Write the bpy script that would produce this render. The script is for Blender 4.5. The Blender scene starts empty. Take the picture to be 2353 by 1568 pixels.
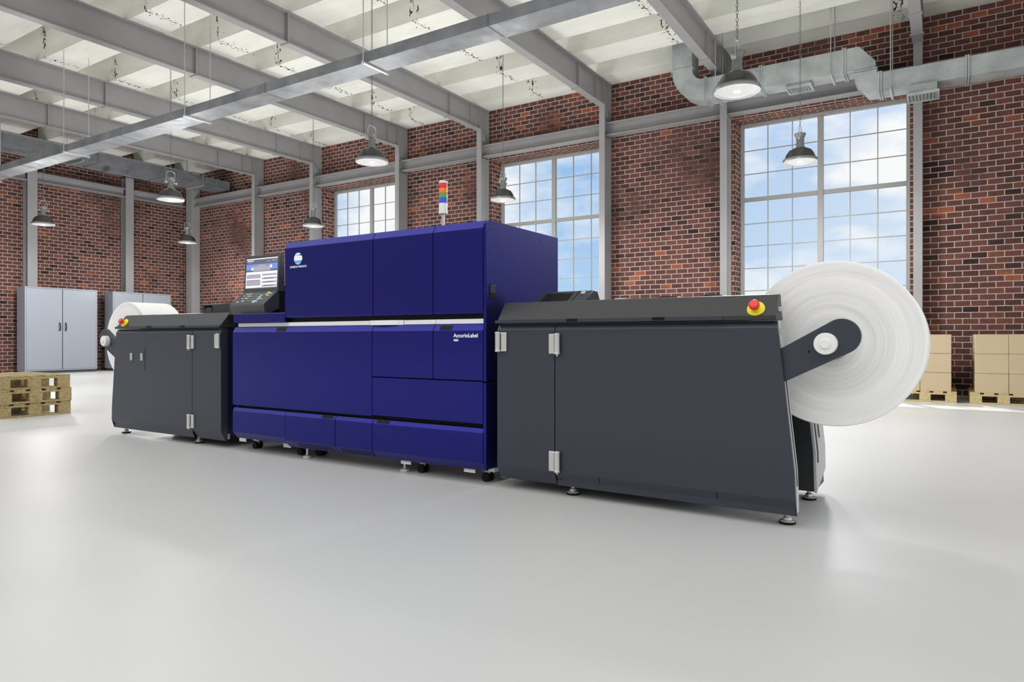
import bpy, bmesh, math, random
from mathutils import Vector, Matrix
random.seed(7)
scn = bpy.context.scene
COL = scn.collection
PI = math.pi

# ------------------------------------------------------------------ camera
EYE = 0.95
cam = bpy.data.cameras.new('camera')
cam.sensor_width = 36.0
cam.lens = 24.005
cam.shift_y = -6.0 / 2353.0
cam.clip_start = 0.05
cam.clip_end = 500
cam_o = bpy.data.objects.new('camera', cam)
COL.objects.link(cam_o)
cam_o.location = (0, 0, EYE)
cam_o.rotation_euler = (PI / 2, 0, math.radians(32.459))
scn.camera = cam_o

# ------------------------------------------------------------------ view
scn.view_settings.view_transform = 'Standard'
scn.view_settings.look = 'None'
scn.view_settings.gamma = 1.0
scn.view_settings.use_curve_mapping = False
scn.view_settings.exposure = 0.0
scn.cycles.max_bounces = 8
scn.cycles.diffuse_bounces = 5
scn.cycles.transparent_max_bounces = 12
scn.cycles.caustics_reflective = False
scn.cycles.caustics_refractive = False
scn.cycles.sample_clamp_indirect = 6.0
scn.cycles.use_denoising = True

# ------------------------------------------------------------------ sky
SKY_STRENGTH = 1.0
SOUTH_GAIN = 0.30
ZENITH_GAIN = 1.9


def build_world():
    w = bpy.data.worlds.new('sky')
    scn.world = w
    w.use_nodes = True
    nt = w.node_tree
    nt.nodes.clear()
    N = nt.nodes.new
    L = nt.links.new
    tc = N('ShaderNodeTexCoord')
    sep = N('ShaderNodeSeparateXYZ')
    L(tc.outputs['Generated'], sep.inputs[0])
    mp = N('ShaderNodeMapping')
    mp.inputs['Scale'].default_value = (1.0, 1.0, 2.0)
    mp.inputs['Location'].default_value = (0.35, 0.1, 0.0)
    L(tc.outputs['Generated'], mp.inputs[0])
    nz = N('ShaderNodeTexNoise')
    nz.inputs['Scale'].default_value = 2.3
    nz.inputs['Detail'].default_value = 7
    nz.inputs['Roughness'].default_value = 0.55
    L(mp.outputs[0], nz.inputs['Vector'])
    cr = N('ShaderNodeValToRGB')
    cr.color_ramp.elements[0].position = 0.455
    cr.color_ramp.elements[0].color = (0, 0, 0, 1)
    cr.color_ramp.elements[1].position = 0.575
    cr.color_ramp.elements[1].color = (1, 1, 1, 1)
    L(nz.outputs['Fac'], cr.inputs[0])
    blue = N('ShaderNodeValToRGB')
    e = blue.color_ramp.elements
    e[0].position = 0.0
    e[0].color = (0.52, 0.73, 0.95, 1)
    e[1].position = 0.32
    e[1].color = (0.27, 0.48, 0.84, 1)
    L(sep.outputs['Z'], blue.inputs[0])
    mix = N('ShaderNodeMix')
    mix.data_type = 'RGBA'
    veil = N('ShaderNodeMapRange')        # thin veil of cloud toward the east
    veil.inputs[1].default_value = -0.42
    veil.inputs[2].default_value = -0.02
    veil.inputs[3].default_value = 0.0
    veil.inputs[4].default_value = 0.50
    L(sep.outputs['X'], veil.inputs[0])
    cl = N('ShaderNodeMath'); cl.operation = 'ADD'; cl.use_clamp = True
    L(cr.outputs[0], cl.inputs[0])
    L(veil.outputs[0], cl.inputs[1])
    L(cl.outputs[0], mix.inputs[0])
    L(blue.outputs[0], mix.inputs[6])
    mix.inputs[7].default_value = (1.0, 1.0, 1.0, 1)
    # zenith boosted, above what the windows show, to light floor and bevels
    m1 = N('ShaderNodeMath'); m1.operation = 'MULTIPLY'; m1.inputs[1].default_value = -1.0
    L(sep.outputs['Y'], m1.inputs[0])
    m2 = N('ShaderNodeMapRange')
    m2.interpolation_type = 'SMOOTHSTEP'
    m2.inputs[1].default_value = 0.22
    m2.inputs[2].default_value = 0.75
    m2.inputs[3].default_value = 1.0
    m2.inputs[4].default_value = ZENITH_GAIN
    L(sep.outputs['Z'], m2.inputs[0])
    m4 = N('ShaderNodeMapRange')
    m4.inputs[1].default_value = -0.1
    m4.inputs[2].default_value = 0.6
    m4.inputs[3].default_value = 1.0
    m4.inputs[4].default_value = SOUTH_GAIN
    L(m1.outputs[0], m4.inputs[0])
    # only the low southern sky is dimmed, to darken the machine fronts
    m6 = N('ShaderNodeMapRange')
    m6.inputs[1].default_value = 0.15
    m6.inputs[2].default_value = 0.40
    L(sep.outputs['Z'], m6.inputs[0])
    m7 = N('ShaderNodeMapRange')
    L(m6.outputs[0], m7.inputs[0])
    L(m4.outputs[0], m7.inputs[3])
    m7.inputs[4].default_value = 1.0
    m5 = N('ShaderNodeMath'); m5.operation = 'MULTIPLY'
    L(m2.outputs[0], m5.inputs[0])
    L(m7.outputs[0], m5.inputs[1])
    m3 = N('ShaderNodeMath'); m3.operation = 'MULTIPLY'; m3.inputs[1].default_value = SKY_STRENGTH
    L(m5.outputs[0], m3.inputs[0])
    # land below the horizon is a pale grey
    land = N('ShaderNodeMapRange')
    land.inputs[1].default_value = -0.03
    land.inputs[2].default_value = 0.0
    L(sep.outputs['Z'], land.inputs[0])
    mix2 = N('ShaderNodeMix'); mix2.data_type = 'RGBA'
    L(land.outputs[0], mix2.inputs[0])
    mix2.inputs[6].default_value = (0.62, 0.62, 0.60, 1)
    L(mix.outputs[2], mix2.inputs[7])
    hz = N('ShaderNodeMapRange')
    hz.inputs[1].default_value = -0.2
    hz.inputs[2].default_value = 0.3
    L(m1.outputs[0], hz.inputs[0])
    mix3 = N('ShaderNodeMix'); mix3.data_type = 'RGBA'
    zn = N('ShaderNodeMapRange')
    zn.inputs[1].default_value = 0.40
    zn.inputs[2].default_value = 0.65
    L(sep.outputs['Z'], zn.inputs[0])
    mxm = N('ShaderNodeMath'); mxm.operation = 'MAXIMUM'
    L(hz.outputs[0], mxm.inputs[0])
    L(zn.outputs[0], mxm.inputs[1])
    L(mxm.outputs[0], mix3.inputs[0])
    L(mix2.outputs[2], mix3.inputs[6])
    mix3.inputs[7].default_value = (1.0, 0.99, 0.975, 1)
    bg = N('ShaderNodeBackground')
    L(mix3.outputs[2], bg.inputs[0])
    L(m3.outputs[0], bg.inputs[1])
    out = N('ShaderNodeOutputWorld')
    L(bg.outputs[0], out.inputs[0])


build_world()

sun = bpy.data.lights.new('sun', 'SUN')
sun.energy = 4.5
sun.color = (1.0, 0.95, 0.86)
sun.angle = math.radians(0.6)
sun_o = bpy.data.objects.new('sun', sun)
COL.objects.link(sun_o)
sun_o.location = (0, 30, 40)
sun_o.rotation_euler = Vector((1.9, -3.1, -5.2)).to_track_quat('-Z', 'Y').to_euler()

# ------------------------------------------------------------------ materials


def new_mat(name):
    m = bpy.data.materials.new(name)
    m.use_nodes = True
    nt = m.node_tree
    b = nt.nodes['Principled BSDF']
    return m, nt, b


def M(name, col, rough=0.5, metal=0.0, spec=0.5, emit=None, es=0.0, coat=0.0, var=0.0, vscale=4.0):
    m, nt, b = new_mat(name)
    b.inputs['Base Color'].default_value = (*col, 1)
    b.inputs['Roughness'].default_value = rough
    b.inputs['Metallic'].default_value = metal
    b.inputs['Specular IOR Level'].default_value = spec
    b.inputs['Coat Weight'].default_value = coat
    b.inputs['Coat Roughness'].default_value = 0.32
    if emit:
        b.inputs['Emission Color'].default_value = (*emit, 1)
        b.inputs['Emission Strength'].default_value = es
    if var:
        tc = nt.nodes.new('ShaderNodeTexCoord')
        nz = nt.nodes.new('ShaderNodeTexNoise')
        nz.inputs['Scale'].default_value = vscale
        nz.inputs['Detail'].default_value = 6
        nt.links.new(tc.outputs['Object'], nz.inputs['Vector'])
        cr = nt.nodes.new('ShaderNodeValToRGB')
        cr.color_ramp.elements[0].position = 0.3
        cr.color_ramp.elements[1].position = 0.7
        cr.color_ramp.elements[0].color = (*[c * (1 - var) for c in col], 1)
        cr.color_ramp.elements[1].color = (*[min(1, c * (1 + var)) for c in col], 1)
        nt.links.new(nz.outputs['Fac'], cr.inputs[0])
        nt.links.new(cr.outputs[0], b.inputs['Base Color'])
    return m


class G:
    """tiny node-math helper"""

    def __init__(s, nt):
        s.nt = nt

    def n(s, t, **k):
        o = s.nt.nodes.new(t)
        for a, v in k.items():
            setattr(o, a, v)
        return o

    def m(s, op, a, b=None, c=None):
        o = s.n('ShaderNodeMath', operation=op)
        for i, v in enumerate((a, b, c)):
            if v is None:
                continue
            if isinstance(v, (int, float)):
                o.inputs[i].default_value = v
            else:
                s.nt.links.new(v, o.inputs[i])
        return o.outputs[0]

    def noise(s, vec, scale, detail=4, rough=0.5):
        o = s.n('ShaderNodeTexNoise')
        o.inputs['Scale'].default_value = scale
        o.inputs['Detail'].default_value = detail
        o.inputs['Roughness'].default_value = rough
        s.nt.links.new(vec, o.inputs['Vector'])
        return o.outputs['Fac']

    def comb(s, x, y, z):
        o = s.n('ShaderNodeCombineXYZ')
        for i, v in enumerate((x, y, z)):
            if isinstance(v, (int, float)):
                o.inputs[i].default_value = v
            else:
                s.nt.links.new(v, o.inputs[i])
        return o.outputs[0]

    def ramp(s, fac, stops, mode='LINEAR'):
        o = s.n('ShaderNodeValToRGB')
        cr = o.color_ramp
        cr.interpolation = mode
        while len(cr.elements) < len(stops):
            cr.elements.new(0.5)
        for e, (p, c) in zip(cr.elements, stops):
            e.position = p
            e.color = (*c, 1) if len(c) == 3 else c
        s.nt.links.new(fac, o.inputs[0])
        return o.outputs[0]

    def mix(s, fac, a, b, blend='MIX'):
        o = s.n('ShaderNodeMix', data_type='RGBA', blend_type=blend)
        for i, v in ((0, fac), (6, a), (7, b)):
            if isinstance(v, (int, float)):
                o.inputs[i].default_value = v
            elif isinstance(v, tuple):
                o.inputs[i].default_value = (*v, 1)
            else:
                s.nt.links.new(v, o.inputs[i])
        return o.outputs[2]

    def rng(s, v, a, b, c=0.0, d=1.0):
        o = s.n('ShaderNodeMapRange')
        o.inputs[1].default_value = a
        o.inputs[2].default_value = b
        o.inputs[3].default_value = c
        o.inputs[4].default_value = d
        s.nt.links.new(v, o.inputs[0])
        return o.outputs[0]


def brick_material():
    m, nt, b = new_mat('red_brick')
    g = G(nt)
    tc = g.n('ShaderNodeTexCoord')
    sp = g.n('ShaderNodeSeparateXYZ')
    nt.links.new(tc.outputs['Object'], sp.inputs[0])
    ge = g.n('ShaderNodeNewGeometry')
    ns = g.n('ShaderNodeSeparateXYZ')
    nt.links.new(ge.outputs['Normal'], ns.inputs[0])
    ax = g.m('GREATER_THAN', g.m('ABSOLUTE', ns.outputs[0]), 0.5)
    az = g.m('GREATER_THAN', g.m('ABSOLUTE', ns.outputs[2]), 0.5)
    x, y, z = sp.outputs
    u = g.m('ADD', g.m('MULTIPLY', x, g.m('SUBTRACT', 1, ax)), g.m('MULTIPLY', y, ax))
    v = g.m('ADD', g.m('MULTIPLY', z, g.m('SUBTRACT', 1, az)), g.m('MULTIPLY', y, az))
    BW, BH, MO = 0.226, 0.0985, 0.0145
    vr = g.m('DIVIDE', v, BH)
    row = g.m('FLOOR', vr)
    off = g.m('MULTIPLY', g.m('MODULO', g.m('ADD', row, 1000), 2), 0.5)
    ur = g.m('ADD', g.m('DIVIDE', u, BW), off)
    colm = g.m('FLOOR', ur)
    fu = g.m('FRACT', ur)
    fv = g.m('FRACT', vr)
    du = g.m('MULTIPLY', g.m('MINIMUM', fu, g.m('SUBTRACT', 1, fu)), BW)
    dv = g.m('MULTIPLY', g.m('MINIMUM', fv, g.m('SUBTRACT', 1, fv)), BH)
    dist = g.m('MINIMUM', du, dv)
    wob = g.m('MULTIPLY', g.m('SUBTRACT', g.noise(tc.outputs['Object'], 28, 2), 0.5), 0.005)
    mort = g.rng(g.m('ADD', dist, wob), MO / 2 - 0.0015, MO / 2 + 0.0015, 1.0, 0.0)
    wn = g.n('ShaderNodeTexWhiteNoise', noise_dimensions='3D')
    nt.links.new(g.comb(colm, row, g.m('ADD', ax, 3)), wn.inputs['Vector'])
    rv = wn.outputs['Value']
    # long horizontal runs where more bricks are fired orange
    runs = g.noise(g.comb(g.m('MULTIPLY', u, 0.35), g.m('MULTIPLY', v, 1.5), ax), 1.0, 2)
    sel = g.m('ADD', rv, g.m('MULTIPLY', g.m('SUBTRACT', runs, 0.5), 0.85))
    brick = g.ramp(sel, [(0.0, (0.040, 0.022, 0.021)), (0.08, (0.085, 0.040, 0.035)),
                         (0.45, (0.130, 0.056, 0.047)), (0.85, (0.165, 0.067, 0.055)),
                         (0.98, (0.20, 0.072, 0.052)), (1.0, (0.33, 0.105, 0.055))])
    fine = g.noise(tc.outputs['Object'], 16, 5, 0.65)
    brick = g.mix(1.0, brick, g.ramp(fine, [(0.25, (0.72, 0.72, 0.72)), (0.75, (1.15, 1.13, 1.1))]), 'MULTIPLY')
    stain = g.noise(g.comb(u, g.m('MULTIPLY', v, 0.7), ax), 0.55, 5, 0.6)
    grime = g.rng(stain, 0.54, 0.68)
    mcol = g.mix(g.m('MULTIPLY', grime, 0.85), (0.50, 0.42, 0.39), (0.16, 0.085, 0.068))
    col = g.mix(mort, brick, mcol)
    col = g.mix(g.m('MULTIPLY', grime, 0.45), col, (0.085, 0.050, 0.043))
    nt.links.new(col, b.inputs['Base Color'])
    b.inputs['Roughness'].default_value = 0.85
    b.inputs['Specular IOR Level'].default_value = 0.25
    bp = g.n('ShaderNodeBump')
    bp.inputs['Strength'].default_value = 0.6
    bp.inputs['Distance'].default_value = 0.012
    nt.links.new(g.m('SUBTRACT', g.m('MULTIPLY', fine, 0.3), mort), bp.inputs['Height'])
    nt.links.new(bp.outputs[0], b.inputs['Normal'])
    return m


def concrete_material():
    m, nt, b = new_mat('whitewashed_concrete')
    g = G(nt)
    tc = g.n('ShaderNodeTexCoord')
    P = tc.outputs['Object']
    sp = g.n('ShaderNodeSeparateXYZ')
    nt.links.new(P, sp.inputs[0])
    x, y, z = sp.outputs
    big = g.noise(g.comb(g.m('MULTIPLY', x, 0.35), y, z), 1.6, 6, 0.6)
    col = g.ramp(big, [(0.3, (0.76, 0.77, 0.70)), (0.5, (0.86, 0.87, 0.81)), (0.7, (0.92, 0.93, 0.89))])
    streak = g.noise(g.comb(g.m('MULTIPLY', x, 0.8), g.m('MULTIPLY', y, 9), g.m('MULTIPLY', z, 5)), 1.2, 5, 0.7)
    col = g.mix(g.rng(streak, 0.60, 0.80, 0, 0.30), col, (0.42, 0.41, 0.33))
    # formwork joints run along Y, stained by water
    ph = g.m('FRACT', g.m('DIVIDE', g.m('ADD', x, 100 + 7.72 + 3.53 / 2), 3.53))
    jd = g.m('MULTIPLY', g.m('ABSOLUTE', g.m('SUBTRACT', ph, g.m('FRACT', (100 + 3.53 / 2) / 3.53))), 3.53)
    near = g.rng(jd, 0.02, 0.22, 1.0, 0.0)
    spots = g.noise(g.comb(g.m('MULTIPLY', x, 1.0), g.m('MULTIPLY', y, 1.0), g.m('MULTIPLY', z, 0.55)), 17, 3, 0.6)
    k = g.m('ADD', spots, g.m('MULTIPLY', near, 0.19))
    col = g.mix(g.rng(k, 0.735, 0.765), col, (0.035, 0.033, 0.028))
    line = g.m('MULTIPLY', g.rng(jd, 0.006, 0.014, 1.0, 0.0), g.rng(g.noise(P, 3.0, 3), 0.45, 0.6))
    col = g.mix(g.m('MULTIPLY', line, 0.7), col, (0.10, 0.10, 0.085))
    nt.links.new(col, b.inputs['Base Color'])
    b.inputs['Roughness'].default_value = 0.9
    b.inputs['Specular IOR Level'].default_value = 0.2
    bp = g.n('ShaderNodeBump')
    bp.inputs['Strength'].default_value = 0.35
    bp.inputs['Distance'].default_value = 0.03
    nt.links.new(g.noise(P, 5, 6, 0.65), bp.inputs['Height'])
    nt.links.new(bp.outputs[0], b.inputs['Normal'])
    return m


def floor_material():
    m, nt, b = new_mat('polished_floor')
    g = G(nt)
    tc = g.n('ShaderNodeTexCoord')
    P = tc.outputs['Object']
    big = g.noise(P, 0.45, 4, 0.5)
    col = g.ramp(big, [(0.3, (0.50, 0.505, 0.505)), (0.7, (0.545, 0.55, 0.55))])
    nt.links.new(col, b.inputs['Base Color'])
    r = g.rng(g.noise(P, 0.8, 3), 0.3, 0.7, 0.39, 0.42)
    nt.links.new(r, b.inputs['Roughness'])
    b.inputs['Specular IOR Level'].default_value = 0.5
    return m


def galv_material(name, base, dark):
    m, nt, b = new_mat(name)
    g = G(nt)
    tc = g.n('ShaderNodeTexCoord')
    P = tc.outputs['Object']
    a = g.noise(P, 2.6, 6, 0.62)
    col = g.ramp(a, [(0.32, dark), (0.5, base), (0.7, tuple(min(1, c * 1.25) for c in base))])
    nt.links.new(col, b.inputs['Base Color'])
    b.inputs['Metallic'].default_value = 0.35
    nt.links.new(g.rng(g.noise(P, 7, 3), 0.3, 0.7, 0.38, 0.58), b.inputs['Roughness'])
    return m


def wood_material(name, c1, c2, axis):
    m, nt, b = new_mat(name)
    g = G(nt)
    tc = g.n('ShaderNodeTexCoord')
    sp = g.n('ShaderNodeSeparateXYZ')
    nt.links.new(tc.outputs['Object'], sp.inputs[0])
    k = [14.0, 14.0, 20.0]
    k[axis] = 1.6
    oi = g.n('ShaderNodeObjectInfo')
    v = g.comb(*[g.m('ADD', g.m('MULTIPLY', sp.outputs[i], k[i]), g.m('MULTIPLY', oi.outputs['Random'], 30)) for i in range(3)])
    a = g.noise(v, 2.2, 5, 0.6)
    col = g.ramp(a, [(0.3, c2), (0.52, c1), (0.75, tuple(min(1, c * 1.3) for c in c1))])
    nt.links.new(col, b.inputs['Base Color'])
    b.inputs['Roughness'].default_value = 0.75
    return m


def paper_face_material():
    m, nt, b = new_mat('wound_paper')
    g = G(nt)
    tc = g.n('ShaderNodeTexCoord')
    sp = g.n('ShaderNodeSeparateXYZ')
    nt.links.new(tc.outputs['Object'], sp.inputs[0])
    x, y, z = sp.outputs
    r = g.m('SQRT', g.m('ADD', g.m('MULTIPLY', x, x), g.m('MULTIPLY', z, z)))
    n1 = g.noise(g.comb(r, g.m('MULTIPLY', x, 0.02), g.m('MULTIPLY', z, 0.02)), 55, 4, 0.8)
    n2 = g.noise(g.comb(r, 3.0, 0.0), 11, 2, 0.5)
    k = g.m('ADD', g.m('MULTIPLY', n1, 0.65), g.m('MULTIPLY', n2, 0.35))
    col = g.ramp(k, [(0.30, (0.66, 0.67, 0.68)), (0.46, (0.80, 0.80, 0.80)), (0.62, (0.90, 0.90, 0.90))])
    nt.links.new(col, b.inputs['Base Color'])
    b.inputs['Roughness'].default_value = 0.7
    bp = g.n('ShaderNodeBump')
    bp.inputs['Strength'].default_value = 0.25
    bp.inputs['Distance'].default_value = 0.003
    nt.links.new(n1, bp.inputs['Height'])
    nt.links.new(bp.outputs[0], b.inputs['Normal'])
    return m


def glass_material():
    m = bpy.data.materials.new('window_glass')
    m.use_nodes = True
    nt = m.node_tree
    nt.nodes.clear()
    t = nt.nodes.new('ShaderNodeBsdfTransparent')
    t.inputs[0].default_value = (0.97, 0.98, 0.98, 1)
    gl = nt.nodes.new('ShaderNodeBsdfGlossy')
    gl.inputs['Roughness'].default_value = 0.03
    lw = nt.nodes.new('ShaderNodeLayerWeight')
    lw.inputs[0].default_value = 0.03
    mx = nt.nodes.new('ShaderNodeMixShader')
    o = nt.nodes.new('ShaderNodeOutputMaterial')
    nt.links.new(lw.outputs['Fresnel'], mx.inputs[0])
    nt.links.new(t.outputs[0], mx.inputs[1])
    nt.links.new(gl.outputs[0], mx.inputs[2])
    nt.links.new(mx.outputs[0], o.inputs[0])
    return m


BRICK = brick_material()
CONC = concrete_material()
FLOOR = floor_material()
GLASS = glass_material()
STEEL = M('grey_painted_steel', (0.32, 0.315, 0.325), 0.45, 0.0, 0.5, var=0.06, vscale=1.5)
FRAME = M('window_frame_paint', (0.36, 0.36, 0.355), 0.45)
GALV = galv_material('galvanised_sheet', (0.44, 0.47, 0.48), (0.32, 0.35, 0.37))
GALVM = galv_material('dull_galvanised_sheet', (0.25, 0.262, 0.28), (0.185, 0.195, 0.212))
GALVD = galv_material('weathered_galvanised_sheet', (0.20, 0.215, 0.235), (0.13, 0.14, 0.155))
ROD = M('zinc_rod', (0.62, 0.62, 0.62), 0.35, 0.6)
BLUE = M('deep_blue_paint', (0.016, 0.016, 0.195), 0.30, 0.80, 0.2, coat=0.18)
BLUEIN = M('dark_blue_steel', (0.008, 0.009, 0.060), 0.5)
GREY = M('charcoal_paint', (0.027, 0.033, 0.047), 0.36)
GREYD = M('dark_charcoal_paint', (0.022, 0.023, 0.025), 0.45)
BLACK = M('black_plastic', (0.006, 0.006, 0.007), 0.5, 0.0, 0.15)
SILVER = M('brushed_aluminium', (0.88, 0.88, 0.91), 0.38, 0.2)
CHROME = M('satin_chrome', (0.62, 0.62, 0.62), 0.30, 0.6)
ENDG = M('light_grey_steel', (0.58, 0.58, 0.60), 0.4, 0.1)
WHITEP = M('white_plastic', (0.78, 0.78, 0.77), 0.4)
PAPER = M('white_paper', (0.84, 0.84, 0.83), 0.7)
PFACE = paper_face_material()
CORE = M('grey_cardboard_core', (0.45, 0.46, 0.45), 0.8)
RED = M('red_plastic', (0.75, 0.035, 0.03), 0.35)
YEL = M('yellow_plastic', (0.85, 0.72, 0.02), 0.4)
CARD = M('brown_cardboard', (0.545, 0.435, 0.285), 0.85, var=0.03, vscale=1.2)
TAPE = M('parcel_tape', (0.50, 0.39, 0.25), 0.5)
WOODX = wood_material('pale_pallet_wood', (0.58, 0.47, 0.25), (0.42, 0.32, 0.14), 1)
WOODY = wood_material('weathered_pallet_wood', (0.34, 0.26, 0.12), (0.20, 0.145, 0.06), 0)
CABM = M('pale_grey_enamel', (0.31, 0.34, 0.39), 0.35, 0.1, var=0.03, vscale=0.7)
CABD = M('cabinet_base_paint', (0.06, 0.065, 0.08), 0.5)
LAMPM = M('lamp_dark_metal', (0.10, 0.10, 0.105), 0.28, 0.75)
LAMPN = M('lamp_cast_metal', (0.27, 0.275, 0.285), 0.38, 0.5)
LENS = M('lit_lamp_lens', (0.07, 0.07, 0.07), 0.3, emit=(1.0, 0.99, 0.97), es=0.45)
BULB = M('lit_bulb', (1, 1, 1), 0.4, emit=(1.0, 0.98, 0.95), es=1.2)
CHAIN = M('steel_chain', (0.25, 0.25, 0.25), 0.4, 0.6)
LAMP_COL = [('red', (0.80, 0.03, 0.03)), ('orange', (0.88, 0.22, 0.03)), ('green', (0.10, 0.36, 0.11)),
            ('blue', (0.05, 0.10, 0.75)), ('white', (0.85, 0.85, 0.85))]
TXT = M('white_lettering', (0.88, 0.88, 0.90), 0.5, emit=None)

# ------------------------------------------------------------------ mesh helpers


class MB:
    def __init__(s, mx=None):
        s.v = []
        s.f = []
        s.mi = []
        s.mx = mx
        s.cur = 0

    def add(s, vs, fs):
        o = len(s.v)
        for p in vs:
            p = tuple(p)
            if s.mx:
                p = (s.mx(p[0]), p[1], p[2])
            s.v.append(p)
        for f in fs:
            s.f.append([o + i for i in f])
            s.mi.append(s.cur)
        return s

    def box(s, x0, x1, y0, y1, z0, z1):
        return s.add([(x, y, z) for x in (x0, x1) for y in (y0, y1) for z in (z0, z1)],
                     [(0, 1, 3, 2), (4, 6, 7, 5), (0, 4, 5, 1), (2, 3, 7, 6), (0, 2, 6, 4), (1, 5, 7, 3)])

    def prism(s, poly, axis, a0, a1):
        """poly in the two other axes (in x,y,z order), extruded along axis"""
        def P(p, a):
            q = [p[0], p[1]]
            q.insert(axis, a)
            return q
        n = len(poly)
        return s.add([P(p, a0) for p in poly] + [P(p, a1) for p in poly],
                     [list(range(n)), list(range(2 * n - 1, n - 1, -1))] +
                     [(i, (i + 1) % n, n + (i + 1) % n, n + i) for i in range(n)])

    def shell(s, rows, yb):
        """rows bottom to top of (y, z, x_left, x_right) for the front; flat back at yb"""
        n = len(rows)
        vs = []
        for y, z, xl, xr in rows:
            vs += [(xl, y, z), (xr, y, z), (xl, yb, z), (xr, yb, z)]
        fs = [(0, 2, 3, 1), (4 * n - 4, 4 * n - 3, 4 * n - 1, 4 * n - 2)]
        for i in range(n - 1):
            a = 4 * i
            b = a + 4
            fs += [(a, a + 1, b + 1, b), (a + 2, b + 2, b + 3, a + 3), (a, b, b + 2, a + 2), (a + 1, a + 3, b + 3, b + 1)]
        return s.add(vs, fs)

    def lathe(s, prof, c, axis='Z', n=32, cap=True):
        """prof list of (r, t) along axis from centre c"""
        if isinstance(axis, str):
            ax = {'X': Vector((1, 0, 0)), 'Y': Vector((0, 1, 0)), 'Z': Vector((0, 0, 1))}[axis]
        else:
            ax = Vector(axis).normalized()
        up = Vector((0, 0, 1)) if abs(ax.z) < 0.9 else Vector((1, 0, 0))
        e1 = ax.cross(up).normalized()
        e2 = ax.cross(e1)
        c = Vector(c)
        vs, fs = [], []
        for r, t in prof:
            for k in range(n):
                a = 2 * PI * k / n
                vs.append(c + ax * t + (e1 * math.cos(a) + e2 * math.sin(a)) * r)
        m = len(prof)
        for j in range(m - 1):
            for k in range(n):
                k2 = (k + 1) % n
                fs.append((j * n + k, j * n + k2, (j + 1) * n + k2, (j + 1) * n + k))
        if cap:
            if prof[0][0] > 1e-6:
                fs.append(list(range(n - 1, -1, -1)))
            if prof[-1][0] > 1e-6:
                fs.append([(m - 1) * n + k for k in range(n)])
        return s.add(vs, fs)

    def cyl(s, a, b, r, n=16):
        a, b = Vector(a), Vector(b)
        return s.lathe([(r, 0), (r, (b - a).length)], a, tuple(b - a), n)

    def tube(s, pts, r, n=8):
        for a, b in zip(pts[:-1], pts[1:]):
            s.cyl(a, b, r, n)
        return s

    def torus(s, c, R, r, e1, e2, st=1.0, n=10, k=5):
        """ring with long axis e1 (stretched by st) in the plane e1,e2"""
        c, e1, e2 = Vector(c), Vector(e1), Vector(e2)
        e3 = e1.cross(e2)
        vs, fs = [], []
        for i in range(n):
            a = 2 * PI * i / n
            d = e1 * math.cos(a) * st + e2 * math.sin(a)
            dn = d.normalized()
            for j in range(k):
                b = 2 * PI * j / k
                vs.append(c + d * R + dn * r * math.cos(b) + e3 * r * math.sin(b))
        for i in range(n):
            for j in range(k):
                i2, j2 = (i + 1) % n, (j + 1) % k
                fs.append((i * k + j, i2 * k + j, i2 * k + j2, i * k + j2))
        return s.add(vs, fs)

    def build(s, name, mat, parent=None, bevel=0.0, weld=True):
        off = Vector((0, 0, 0))
        p = parent
        while p is not None:
            off += p.location
            p = p.parent
        me = bpy.data.meshes.new(name)
        me.from_pydata([tuple(Vector(v) - off) for v in s.v], [], s.f)
        mats = mat if isinstance(mat, (list, tuple)) else [mat]
        for mm in mats:
            me.materials.append(mm)
        for pl, i in zip(me.polygons, s.mi):
            pl.material_index = min(i, len(mats) - 1)
        bm = bmesh.new()
        bm.from_mesh(me)
        if weld:
            bmesh.ops.remove_doubles(bm, verts=bm.verts, dist=1e-6)
        bmesh.ops.recalc_face_normals(bm, faces=bm.faces)
        bm.to_mesh(me)
        bm.free()
        for pl in me.polygons:
            pl.use_smooth = True
        me.set_sharp_from_angle(angle=math.radians(24))
        o = bpy.data.objects.new(name, me)
        COL.objects.link(o)
        if parent:
            o.parent = parent
        if bevel:
            md = o.modifiers.new('edge', 'BEVEL')
            md.width = bevel
            md.segments = 2
            md.limit_method = 'ANGLE'
            md.angle_limit = math.radians(40)
            md.harden_normals = False
        return o


def tag(o, label, cat, group=None):
    o['label'] = label
    o['category'] = cat
    if group:
        o['group'] = group
    return o


def struct(o):
    o['kind'] = 'structure'
    return o


def thing(name, loc, label, cat, group=None):
    o = bpy.data.objects.new(name, None)
    o.empty_display_size = 0.1
    o.location = loc
    COL.objects.link(o)
    return tag(o, label, cat, group)


def dup(root, loc, label=None, group=None):
    r = root.copy()
    COL.objects.link(r)
    r.location = loc
    if label:
        r['label'] = label
    if group:
        r['group'] = group
    for ch in list(root.children):
        c = ch.copy()
        COL.objects.link(c)
        c.parent = r
        for gch in list(ch.children):
            d = gch.copy()
            COL.objects.link(d)
            d.parent = c
    return r


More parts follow.
